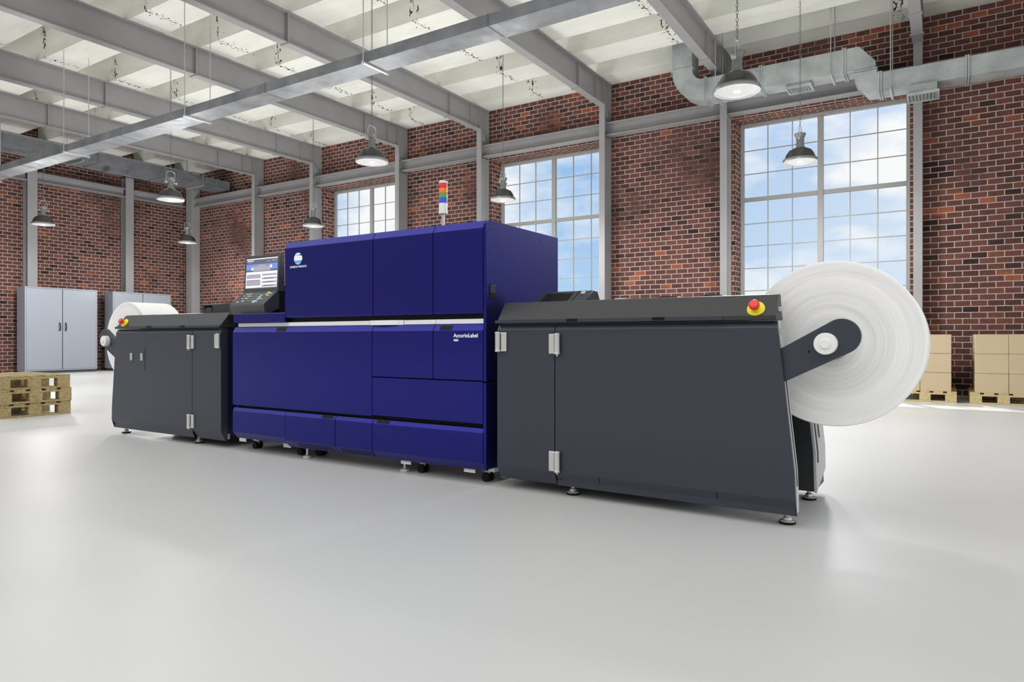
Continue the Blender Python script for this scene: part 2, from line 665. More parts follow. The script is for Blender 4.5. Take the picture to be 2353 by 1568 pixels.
def text_mesh(name, body, size, loc, mat, parent, shear=0.0, width=None, ext=0.001, bold=0.0):
    cu = bpy.data.curves.new(name, 'FONT')
    cu.body = body
    cu.size = size
    cu.extrude = ext
    cu.offset = bold
    cu.shear = shear
    o = bpy.data.objects.new(name + '_tmp', cu)
    COL.objects.link(o)
    dg = bpy.context.evaluated_depsgraph_get()
    dg.update()
    me = bpy.data.meshes.new_from_object(o.evaluated_get(dg))
    bpy.data.objects.remove(o)
    xs = [v.co.x for v in me.vertices]
    sx = (width / (max(xs) - min(xs))) if width else 1.0
    x0 = min(xs)
    off = Vector((0, 0, 0))
    p = parent
    while p is not None:
        off += p.location
        p = p.parent
    for v in me.vertices:
        x, y, z = v.co
        v.co = Vector((loc[0] + (x - x0) * sx, loc[1] - z, loc[2] + y)) - off
    me.materials.clear()
    me.materials.append(mat)
    me.name = name
    r = bpy.data.objects.new(name, me)
    COL.objects.link(r)
    r.parent = parent
    return r


# ------------------------------------------------------------------ room shell
WY = 13.53          # inner face of the window wall
WT = 0.50           # its thickness
LX = -21.40         # inner face of the left wall
ZC = 6.41           # underside of the ceiling ribs
ZS = 7.00           # underside of the slab between ribs
XR = 7.0            # where the modelled building stops on the right
SILL, HEAD = 1.38, 5.20
OPEN = [(-14.97, -12.03), (-9.18, -6.24), (-3.465, -0.525), (2.35, 5.29)]

struct(MB().box(LX - 0.5, 14.0, -10.0, WY + WT, -0.12, 0.0).build('floor', FLOOR))

mb = MB()
xs = LX
for a, b in OPEN:
    mb.box(xs, a, WY, WY + WT, 0, 7.2)
    mb.box(a, b, WY, WY + WT, 0, SILL)
    mb.box(a, b, WY, WY + WT, HEAD, 7.2)
    xs = b
mb.box(xs, XR, WY, WY + WT, 0, 7.2)
struct(mb.build('wall_back', BRICK))
struct(MB().box(LX - 0.5, LX, 0.0, WY + WT, 0, 7.2).build('wall_left', BRICK))

mb = MB()
prof = []
RIB, PITCH = 0.68, 1.332
y = 12.97 - PITCH * 7
pts = [(y - 0.30, ZS)]
while y < WY:
    pts += [(y, ZS), (y + 0.02, ZC), (min(y + RIB, WY + WT), ZC)]
    if y + RIB + 0.05 < WY:
        pts += [(y + RIB + 0.02, ZS)]
    y += PITCH
pts += [(WY + WT, 7.35), (pts[0][0], 7.35)]
mb.prism(pts, 0, LX - 0.5, XR)
struct(mb.build('ceiling', CONC))


def window(n, a, b):
    fy0, fy1 = WY + 0.40, WY + 0.47
    w = MB()
    t = 0.07
    mid = (a + b) / 2
    tz = 3.70
    w.box(a, a + t, fy0, fy1, SILL, HEAD)
    w.box(b - t, b, fy0, fy1, SILL, HEAD)
    w.box(a + t, b - t, fy0, fy1, SILL, SILL + t)
    w.box(a + t, b - t, fy0, fy1, HEAD - t, HEAD)
    w.box(mid - 0.05, mid + 0.05, fy0 - 0.01, fy1, SILL + t, HEAD - t)
    w.box(a + t, mid - 0.05, fy0, fy1, tz - 0.04, tz + 0.04)
    w.box(mid + 0.05, b - t, fy0, fy1, tz - 0.04, tz + 0.04)
    o = struct(w.build('window_%d' % n, FRAME, bevel=0.006))
    for x0, x1 in ((a + t, mid - 0.05), (mid + 0.05, b - t)):
        for z0, z1, rows in ((SILL + t, tz - 0.04, 5), (tz + 0.04, HEAD - t, 3)):
            mu = MB()
            for i in (1, 2):
                x = x0 + (x1 - x0) * i / 3
                mu.box(x - 0.008, x + 0.008, fy0 + 0.02, fy0 + 0.045, z0, z1)
            for i in range(1, rows):
                z = z1 - (z1 - z0) * i / rows
                mu.box(x0, x1, fy0 + 0.022, fy0 + 0.043, z - 0.008, z + 0.008)
            mu.build('muntin', FRAME, o)
            MB().box(x0, x1, fy0 + 0.030, fy0 + 0.034, z0, z1).build('pane', GLASS, o)
    MB().box(a, b, WY + 0.02, fy0, SILL - 0.03, SILL + 0.005).build('sill', FRAME, o)


for i, (a, b) in enumerate(OPEN):
    window(i + 1, a, b)

# ------------------------------------------------------------------ steel frame
COLX = [-0.40, -3.60, -6.14, -9.32, -11.89, -15.10, -17.65, 2.25, 5.40]
CF = 13.19
mb = MB()
mb.box(-0.065, 0.065, 0, 0.02, 0, 5.87)
mb.box(-0.01, 0.01, 0.02, 0.31, 0, ZC)
mb.box(-0.065, 0.065, 0.31, 0.335, 0, ZC)
mb.box(-0.065, 0.065, 0.02, 0.31, 5.20, 5.215)
mb.box(-0.065, 0.065, 0.02, 0.31, 5.53, 5.545)
mb.prism([(0.0, 5.86), (0.02, 5.885), (0.33, 5.56), (0.31, 5.54)], 0, -0.062, 0.062)
column = mb.build('steel_column', STEEL)
column.location = (COLX[0], CF, 0)
CLAB = ['grey steel wall column at the right edge of the window behind the big paper roll',
        'grey steel wall column at the left edge of the window behind the big paper roll',
        'grey steel wall column right of the window that stands behind the blue printer corner',
        'grey steel wall column between the coloured signal tower and the middle window',
        'grey steel wall column at the right edge of the farthest, half hidden window',
        'grey steel wall column at the left edge of the farthest window, behind a pendant lamp',
        'grey steel wall column in the brick stretch straight above the touch screen',
        'grey steel wall column beyond the right edge of the photo behind the stacked cartons',
        'grey steel wall column farthest right past the window outside the photo']
tag(column, CLAB[0], 'column', 'steel columns along the window wall')
for x, lab in zip(COLX[1:], CLAB[1:]):
    c = column.copy()
    COL.objects.link(c)
    c.location = (x, CF, 0)
    c['label'] = lab

BX = [-0.40, -3.60, -6.14, -9.32, -11.89, -15.10, -17.65, -20.95, 2.25, 5.40]
ZB = 5.87
Y0 = 3.4
mb = MB()
mb.box(-0.08, 0.08, Y0, CF + 0.02, ZB, ZB + 0.022)
mb.box(-0.08, 0.08, Y0, WY - 0.005, ZC - 0.03, ZC - 0.005)
mb.box(-0.009, 0.009, Y0, WY - 0.02, ZB + 0.022, ZC - 0.03)
beam = mb.build('ceiling_beam', STEEL)
beam.location = (BX[0], 0, 0)
for y in (7.60, 12.0, 12.80, 13.15):
    MB().box(-0.072, 0.072, y - 0.012, y + 0.012, ZB + 0.022, ZC - 0.03).build('stiffener', STEEL, None).parent = beam
for y in (7.60, 12.0, 12.80):
    s_ = MB().box(-0.1, 0.1, y - 0.03, y + 0.03, ZB - 0.016, ZB)
    s_.build('splice_plate', STEEL, None).parent = beam
BLAB = ['grey steel ceiling beam meeting the wall at the far right, cut off by the top edge above the paper roll',
        'grey steel ceiling beam that ends above the duct elbow by the nearest lamp',
        'grey steel ceiling beam with a bright underside ending right of the middle window',
        'grey steel ceiling beam ending on the column between the signal tower and middle window',
        'grey steel ceiling beam starting at the top left corner and ending by the farthest window',
        'grey steel ceiling beam, second below the one that starts in the top left corner',
        'grey steel ceiling beam above the touch screen column, third from the top left corner',
        'grey steel ceiling beam nearest the left brick wall, partly behind the dark duct',
        'grey steel ceiling beam past the right edge of the photo',
        'grey steel ceiling beam farthest right outside the photo']
tag(beam, BLAB[0], 'beam', 'steel beams under the concrete ceiling')
for x, lab in zip(BX[1:], BLAB[1:]):
    dup(beam, (x, 0, 0), lab)

GLAB = {0: 'steel girder on the bare brick bay right of the big paper roll',
        1: 'steel girder above the window behind the big paper roll',
        2: 'steel girder across the brick bay between the two nearest windows',
        3: 'steel girder above the middle window beside the blue printer corner',
        4: 'steel girder across the brick bay behind the coloured signal tower',
        5: 'steel girder above the farthest window',
        6: 'steel girder across the brick bay left of the farthest window',
        7: 'steel girder from the touch screen column to the room corner',
        8: 'steel girder above the window outside the right edge of the photo'}


def girder(x0, x1, label):
    g_ = MB()
    g_.box(x0, x1, 13.27, 13.49, 5.25, 5.268)
    g_.box(x0, x1, 13.27, 13.49, 5.502, 5.52)
    g_.box(x0, x1, 13.40, 13.415, 5.268, 5.502)
    tag(g_.build('wall_girder', STEEL), label, 'girder', 'steel girders along the brick walls')


gx = [2.25] + COLX[:7] + [-20.80]
girder(-0.40 + 0.012, 2.25 - 0.012, GLAB[0])
for i in range(1, 8):
    a, b = gx[i + 1], gx[i]
    girder(a + 0.012, b - 0.012, GLAB[i])
girder(2.262, 5.388, GLAB[8])

# corner and left wall steel
mb = MB()
mb.box(-21.10, -20.80, 13.20, 13.22, 0, 5.9)
mb.box(-20.82, -20.80, 13.22, 13.50, 0, ZC)
mb.box(-21.10, -20.82, 13.35, 13.37, 0, ZC)
mb.box(-21.36, -21.10, 13.36, 13.50, 0, ZC)
tag(mb.build('steel_column', STEEL), 'wide grey steel column in the corner where the two brick walls meet', 'column')
mb = MB()
mb.box(0.26, 0.28, -0.12, 0.12, 0, 5.87)
mb.box(0.0, 0.02, -0.12, 0.12, 0, 5.87)
mb.box(0.02, 0.26, -0.01, 0.01, 0, 5.87)
lc = mb.build('steel_column', STEEL)
lc.location = (LX + 0.01, 8.73, 0)
tag(lc, 'grey steel column on the left brick wall above the left grey cabinet', 'column', 'steel columns on the left wall')
for y, lab in ((11.37, 'grey steel column on the left brick wall above the right grey cabinet'),
               (6.09, 'grey steel column on the left brick wall beyond the left edge of the photo')):
    c = lc.copy()
    COL.objects.link(c)
    c.location = (LX + 0.01, y, 0)
    c['label'] = lab


def left_girder(y0, y1, label):
    g_ = MB()
    g_.box(-21.32, -21.08, y0, y1, 5.26, 5.278)
    g_.box(-21.32, -21.08, y0, y1, 5.50, 5.518)
    g_.box(-21.24, -21.225, y0, y1, 5.278, 5.50)
    tag(g_.build('wall_girder', STEEL), label, 'girder', 'steel girders along the brick walls')


left_girder(11.50, 13.18, 'steel girder on the left wall between its right column and the corner')
left_girder(8.86, 11.24, 'steel girder on the left wall between the two cabinet columns')
left_girder(6.22, 8.60, 'steel girder on the left wall at the left edge of the photo')

# ------------------------------------------------------------------ air ducts
def flange(mb_, x, y0, y1, z0, z1):
    e = 0.022
    for k in (-0.028, 0.004):
        mb_.box(x + k, x + k + 0.022, y0 - e, y1 + e, z0 - e, z1 + e)


# long duct crossing the hall
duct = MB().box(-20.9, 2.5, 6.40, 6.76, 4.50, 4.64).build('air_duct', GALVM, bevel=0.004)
tag(duct, 'long flat galvanised air duct crossing under the beams from left edge to top', 'air duct', 'galvanised ducts')
for i, x in enumerate((-18.0, -14.10, -10.20, -6.30, -2.4)):
    h_ = MB()
    h_.box(x - 0.02, x + 0.02, 6.34, 6.82, 4.475, 4.5)
    top = ZC
    for y in (6.355, 6.80):
        h_.cyl((x, y, 4.46), (x, y, ZC + (0.58 if y > 7 else 0.02)), 0.008, 6)
    h_.build('hanger', ROD, duct)
for x in (-16.0, -12.2, -8.3, -4.4):
    f_ = MB()
    f_.box(x - 0.006, x + 0.006, 6.394, 6.766, 4.494, 4.646)
    f_.build('seam_band', GALVM, duct)

# duct on the window wall with riser elbow and downward jog
DY0, DY1 = 12.45, 12.85
pts = [(-4.35, ZS), (-4.35, 5.97)]
for k in range(1, 9):
    a = PI + (PI / 2) * k / 8
    pts.append((-3.77 + 0.58 * math.cos(a), 5.97 + 0.63 * math.sin(a)))
pts += [(-3.70, 5.34), (-1.265, 5.34), (-1.265, 5.15), (-1.075, 4.93), (3.2, 4.93), (3.2, 5.23), (-0.93, 5.23),
        (-0.965, 5.28), (-0.965, 5.44), (-1.205, 5.72), (-3.70, 5.72)]
for k in range(1, 7):
    a = -PI / 2 - (PI / 2) * k / 7
    pts.append((-3.77 + 0.20 * math.cos(a), 5.92 + 0.20 * math.sin(a)))
pts += [(-3.97, 5.92), (-3.97, ZS)]
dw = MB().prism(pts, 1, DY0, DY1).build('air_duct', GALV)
tag(dw, 'galvanised air duct with curved riser on the window wall above the big paper roll', 'air duct', 'galvanised ducts')
f_ = MB()
e = 0.02
f_.box(-4.37, -3.95, DY0 - e, DY1 + e, 5.95, 5.975)
f_.build('flange', GALV, dw)
for x, z0, z1 in ((-3.72, 5.34, 5.72), (-2.75, 5.34, 5.72), (-1.42, 5.34, 5.72), (-0.90, 4.93, 5.23), (0.27, 4.93, 5.23), (1.8, 4.93, 5.23)):
    f_ = MB()
    flange(f_, x, DY0, DY1, z0, z1)
    f_.build('flange', GALV, dw)
f_ = MB()
f_.box(-1.29, -0.94, DY0 - e, DY1 + e, 5.30, 5.325)
f_.box(-1.29, -0.94, DY0 - e, DY1 + e, 5.265, 5.29)
f_.build('flange', GALV, dw)


def diffuser(x0, x1, zt, zb, parent, y0=12.5, y1=12.8):
    d = MB()
    d.box(x0, x1, y0, y1, zb + 0.04, zt)
    o = d.build('outlet', GALV, parent)
    d = MB()
    e_ = 0.03
    t_ = 0.025
    d.box(x0 - e_, x1 + e_, y0 - e_, y0 - e_ + t_, zb, zb + 0.04)
    d.box(x0 - e_, x1 + e_, y1 + e_ - t_, y1 + e_, zb, zb + 0.04)
    d.box(x0 - e_, x0 - e_ + t_, y0 - e_ + t_, y1 + e_ - t_, zb, zb + 0.04)
    d.box(x1 + e_ - t_, x1 + e_, y0 - e_ + t_, y1 + e_ - t_, zb, zb + 0.04)
    for k in range(1, 8):
        x = x0 + (x1 - x0) * k / 8
        d.prism([(x - 0.012, zb + 0.004), (x - 0.006, zb + 0.004), (x + 0.012, zb + 0.038), (x + 0.006, zb + 0.038)], 1,
                y0 - e_ + t_, y1 + e_ - t_)
    d.build('grille', GALV, o)
    return o


diffuser(-2.31, -1.96, 5.34, 5.25, dw)
diffuser(-0.50, -0.12, 4.93, 4.76, dw, 12.42, 12.8)
for x, zb in ((-3.53, 5.34), (-1.62, 5.34), (-0.75, 4.93), (1.3, 4.93)):
    h_ = MB()
    h_.box(x - 0.015, x + 0.015, DY0 - 0.06, DY1 + 0.06, zb - 0.028, zb)
    h_.cyl((x, DY0 - 0.04, zb - 0.04), (x, DY0 - 0.04, ZS), 0.008, 6)
    h_.cyl((x, DY1 + 0.04, zb - 0.04), (x, DY1 + 0.04, ZS), 0.008, 6)
    h_.build('hanger', ROD, dw)

# dark duct along the left wall
dl = MB()
for y0, y1 in ((3.0, 9.4), (9.4, 11.2), (11.2, 12.75), (12.75, 13.35)):
    xa, xb, za, zb = -19.75, -19.0, 5.61, 5.86
    dl.box(xa, xb, y0, y1, za, zb)
    if y1 - y0 > 1:
        ym = (y0 + y1) / 2
        dl.add([(xb, y0, za), (xb, y1, za), (xb, y1, zb), (xb, y0, zb), (xb + 0.05, ym, (za + zb) / 2)],
               [(0, 1, 4), (1, 2, 4), (2, 3, 4), (3, 0, 4)])
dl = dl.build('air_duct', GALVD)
tag(dl, 'dark weathered air duct running along the left brick wall below the beams', 'air duct', 'galvanised ducts')
for y in (6.2, 9.4, 11.2, 12.75):
    MB().box(-19.77, -18.98, y - 0.012, y + 0.012, 5.59, 5.88).build('flange', GALVD, dl)
MB().box(-19.5, -19.1, 9.75, 10.25, 5.50, 5.61).build('outlet', GALVD, dl)
for y in (5.0, 9.0, 12.4):
    h_ = MB()
    for x in (-19.8, -18.95):
        h_.cyl((x, y, 5.56), (x, y, ZS), 0.008, 6)
    h_.box(-19.82, -18.93, y - 0.015, y + 0.015, 5.555, 5.59)
    h_.build('hanger', ROD, dl)

# ------------------------------------------------------------------ pendant lamps
LZ = 3.675
LAMP_W = 125.0


def make_lamp(label, ztop):
    r = thing('pendant_lamp', (0, 0, LZ), label, 'lamp', 'bell shaped pendant lamps on chains')
    MB().lathe([(0.245, 0.0), (0.245, 0.02), (0.222, 0.035), (0.205, 0.09), (0.165, 0.15), (0.10, 0.185), (0.062, 0.195),
                (0.055, 0.185), (0.09, 0.175), (0.15, 0.14), (0.195, 0.085), (0.212, 0.03), (0.20, 0.0)],
               (0, 0, LZ), 'Z', 40, cap=False).build('shade', LAMPM, r)
    MB().lathe([(0.205, 0.002), (0.215, -0.022), (0.245, -0.022), (0.252, 0.0), (0.245, 0.022), (0.222, 0.024)],
               (0, 0, LZ), 'Z', 40, cap=False).build('rim', LAMPN, r)
    ln = MB().lathe([(0.212, -0.012), (0.15, -0.018), (0.0, -0.020)], (0, 0, LZ), 'Z', 40, cap=False).build('lens', LENS, r)
    MB().lathe([(0.001, -0.026), (0.035, -0.0235), (0.042, -0.0185)], (0, 0, LZ), 'Z', 20, cap=False).build('bulb', BULB, ln)
    MB().lathe([(0.062, 0.19), (0.068, 0.205), (0.058, 0.22), (0.056, 0.34), (0.06, 0.345), (0.082, 0.40), (0.082, 0.412),
                (0.0, 0.412)], (0, 0, LZ), 'Z', 28).build('neck', LAMPN, r)
    br = MB()
    br.tube([(0, 0.085, LZ + 0.32), (0, 0.085, LZ + 0.50), (0, 0.05, LZ + 0.54), (0, -0.05, LZ + 0.54), (0, -0.085, LZ + 0.50),
             (0, -0.085, LZ + 0.32)], 0.006, 8)
    bo = br.build('bracket', CHROME, r)
    for sx in (-1, 1):
        MB().lathe([(0.012, 0.0), (0.012, 0.045), (0.022, 0.045), (0.022, 0.065), (0.0, 0.068)],
                   (0, sx * 0.055, LZ + 0.32), (0, sx, 0), 12).build('knob', CHROME, bo)
    lp = bpy.data.lights.new('hall_fill', 'POINT')  # unseen point light added below the lens to fill hall and ceiling
    lp.energy = LAMP_W * 0.85
    lp.color = (1.0, 0.99, 0.97)
    lp.shadow_soft_size = 0.32
    lo = bpy.data.objects.new('hall_fill', lp)
    COL.objects.link(lo)
    lo.location = (0, 0, -0.75)
    lo.parent = r
    la = bpy.data.lights.new('lamp_beam', 'AREA')
    la.shape = 'DISK'
    la.size = 0.40
    la.energy = LAMP_W * 0.55
    la.color = (1.0, 0.99, 0.97)
    lo = bpy.data.objects.new('lamp_beam', la)
    COL.objects.link(lo)
    lo.location = (0, 0, -0.03)
    lo.parent = r
    ch = MB()
    z = LZ + 0.55
    i = 0
    while z < ztop - 0.02:
        if i % 2:
            ch.torus((0, 0, z + 0.02), 0.013, 0.0035, (0, 0, 1), (1, 0, 0), 1.9)
        else:
            ch.torus((0, 0, z + 0.02), 0.013, 0.0035, (0, 0, 1), (0, 1, 0), 1.9)
        z += 0.040
        i += 1
    ch.lathe([(0.0, 0.0), (0.03, 0.0), (0.03, 0.02), (0.0, 0.02)], (0, 0, ztop - 0.02), 'Z', 12)
    ch.build('chain', CHAIN, r)
    return r


lampA = make_lamp('nearest and largest pendant lamp hanging in front of the duct elbow', 6.415)
lampA.location = (-1.935, 7.64, LZ)
lampB = make_lamp('pendant lamp hanging in front of the big window at the right', 7.0)
lampB.location = (-1.89, 11.2, LZ)
for x, y, lab in ((-7.45, 7.70, 'pendant lamp hanging above the blue printer, left of the signal tower'),
                  (-12.79, 7.68, 'pendant lamp left of the touch screen, the upper of the two before the room corner'),
                  (-18.13, 7.72, 'leftmost pendant lamp, hanging above the left grey cabinet')):
    dup(lampA, (x, y, LZ), lab)
for x, y, lab in ((-7.32, 11.18, 'pendant lamp hanging before the middle window right of the signal tower'),
                  (-12.88, 11.32, 'small pendant lamp hanging before the farthest window just left of it'),
                  (-18.13, 11.38, 'smallest pendant lamp, hanging in front of the corner column')):
    dup(lampB, (x, y, LZ), lab)

# ------------------------------------------------------------------ storage cabinets
def cabinet(y0, y1, zt, label):
    xf, xb = -20.60, -21.06
    r = thing('storage_cabinet', ((xf + xb) / 2, (y0 + y1) / 2, 0), label, 'cabinet', 'grey metal cabinets at the left wall')
    b_ = MB()
    b_.box(xb, xf - 0.02, y0, y1, 0.07, zt)
    t = 0.03
    b_.box(xf - 0.02, xf, y0, y0 + t, 0.07, zt)
    b_.box(xf - 0.02, xf, y1 - t, y1, 0.07, zt)
    b_.box(xf - 0.02, xf, y0 + t, y1 - t, 0.07, 0.07 + t)
    b_.box(xf - 0.02, xf, y0 + t, y1 - t, zt - t, zt)
    b_.build('body', CABM, r, bevel=0.004)
    MB().box(xb + 0.02, xf - 0.03, y0 + 0.02, y1 - 0.02, 0, 0.07).build('plinth', CABD, r)
    ym = (y0 + y1) / 2
    for s_ in (-1, 1):
        ya, yb = (y0 + t + 0.006, ym - 0.008) if s_ < 0 else (ym + 0.008, y1 - t - 0.006)
        d = MB().box(xf - 0.015, xf + 0.004, ya, yb, 0.07 + t + 0.006, zt - t - 0.006).build('door', CABM, r, bevel=0.004)
        yy = ym + s_ * 0.075
        h_ = MB()
        h_.tube([(xf, yy, 1.16), (xf + 0.03, yy, 1.18), (xf + 0.045, yy, 1.27), (xf + 0.03, yy, 1.36), (xf, yy, 1.38)], 0.014, 8)
        h_.build('handle', BLACK, d)
    MB().box(xf - 0.018, xf - 0.002, ym - 0.008, ym + 0.008, 0.1, zt - t).build('door_gap', BLACK, r)
    return r


cabinet(8.336, 10.17, 2.335, 'left grey metal two door cabinet, fully visible behind the wooden pallets')
cabinet(10.60, 12.38, 2.33, 'right grey metal cabinet partly hidden behind the white roll and unwinder')

# ------------------------------------------------------------------ pallets and cartons
def make_pallet(L, W, H, board, mat, label, group, along):
    """boards run along the short side; L is measured along the axis named in along"""
    r = thing('wooden_pallet', (0, 0, 0), label, 'pallet', group)

    def bx(l0, l1, w0, w1, z0, z1):
        if along == 'Y':
            return MB().box(w0, w1, l0, l1, z0, z1)
        return MB().box(l0, l1, w0, w1, z0, z1)
    t = 0.022
    n = board
    bw = L / (n + (n - 1) * 0.42)
    for i in range(n):
        a = -L / 2 + i * bw * 1.42
        bx(a, a + bw, -W / 2, W / 2, H - t, H).build('deck_board', mat, r, bevel=0.003)
    for w in (-W / 2 + 0.05, 0, W / 2 - 0.05):
        bx(-L / 2, L / 2, w - 0.05, w + 0.05, H - 2 * t, H - t).build('stringer', mat, r, bevel=0.003)
        bx(-L / 2, L / 2, w - 0.05, w + 0.05, 0, t).build('bottom_board', mat, r, bevel=0.003)
        for l in (-L / 2 + 0.0725, 0, L / 2 - 0.0725):
            bx(l - 0.0725, l + 0.0725, w - 0.05, w + 0.05, t, H - 2 * t).build('block', mat, r, bevel=0.003)
    return r


HP = 0.166
p0 = make_pallet(0.8, 1.2, HP, 5, WOODY, 'brown wooden pallet at the left edge, bottom of the stack of three', 'pallets stacked at the left edge', 'Y')
p0.location = (-9.97, 3.905, 0)
dup(p0, (-9.96, 3.91, HP), 'brown wooden pallet at the left edge, middle of the stack of three')
dup(p0, (-9.975, 3.90, 2 * HP), 'brown wooden pallet at the left edge, topmost of the stack of three')
q0 = make_pallet(0.8, 1.18, 0.16, 5, WOODX, 'pale wooden pallet under the cartons just right of the big paper roll', 'carton pallets at the brick wall', 'X')
q0.location = (-0.27, 12.54, 0)
dup(q0, (0.69, 12.54, 0), 'pale wooden pallet under the cartons at the right edge of the photo')


def make_box(label):
    r = thing('cardboard_box', (0, 0, 0), label, 'box', 'brown cartons stacked on pallets')
    w, d, h = 0.397, 0.55, 0.282
    b_ = MB().box(-w / 2, w / 2, -d / 2, d / 2, 0, h - 0.004).build('carton', CARD, r, bevel=0.006)
    f_ = MB()
    f_.box(-w / 2 + 0.002, -0.002, -d / 2 + 0.001, d / 2 - 0.001, h - 0.004, h)
    f_.box(0.002, w / 2 - 0.002, -d / 2 + 0.001, d / 2 - 0.001, h - 0.004, h)
    f_.build('flap', CARD, r)
    t_ = MB()
    t_.box(-0.025, 0.025, -d / 2 - 0.001, d / 2 + 0.001, h - 0.0005, h + 0.0008)
    t_.build('tape', TAPE, r)
    return r


box0 = None
PN = ['pallet nearest the big roll', 'pallet at right photo edge']
LN = ['bottom', 'middle', 'top']
for pi, px in enumerate((-0.335, 0.75)):
    for ci in range(2):
        for ri in range(2):
            for li in range(3):
                lab = 'brown carton, %s layer, %s column, %s row, %s' % (LN[li], ('left', 'right')[ci], ('front', 'rear')[ri], PN[pi])
                loc = (px + (ci - 0.5) * 0.4 + random.uniform(-.001, .001), 12.25 + ri * 0.56 + random.uniform(-.003, .003), 0.16 + li * 0.2835)
                if box0 is None:
                    box0 = make_box(lab)
                    box0.location = loc
                else:
                    dup(box0, loc, lab)

# ------------------------------------------------------------------ winder units (mirror images)
MIR = -7.647


def level_foot(mx, x, y, z1, parent):
    f_ = MB(mx)
    f_.lathe([(0.036, 0.0), (0.04, 0.006), (0.038, 0.018), (0.024, 0.022), (0.020, 0.034), (0.012, 0.04), (0.010, z1)], (x, y, 0), 'Z', 24)
    o = f_.build('levelling_foot', CHROME, parent)
    s_ = MB(mx).lathe([(0.0405, 0.002), (0.0415, 0.010), (0.0405, 0.014)], (x, y, 0), 'Z', 24, cap=False)
    s_.build('rubber_ring', BLACK, o)
    return o


def hinge(mx, x, z, parent, side=1, tip=True):
    """light metal hinge; side = +1 puts the barrel on the +x edge"""
    h_ = MB(mx)
    h_.box(x - side * 0.050, x, 3.585, 3.6, z - 0.060, z + 0.060)
    o = h_.build('hinge', CHROME, parent, bevel=0.003)
    b_ = MB(mx)
    b_.lathe([(0.017, -0.063), (0.0185, -0.060), (0.0185, -0.052), (0.017, -0.050), (0.017, 0.050), (0.0185, 0.052), (0.0185, 0.060), (0.017, 0.063)],
             (x + side * 0.010, 3.582, z), 'Z', 20)
    if tip:
        b_.lathe([(0.006, -0.074), (0.006, -0.063)], (x + side * 0.010, 3.582, z), 'Z', 10)
    b_.build('barrel', CHROME, o)
    MB(mx).box(x - side * 0.012, x - side * 0.008, 3.5835, 3.586, z - 0.05, z + 0.05).build('slot', BLACK, o)
    return o


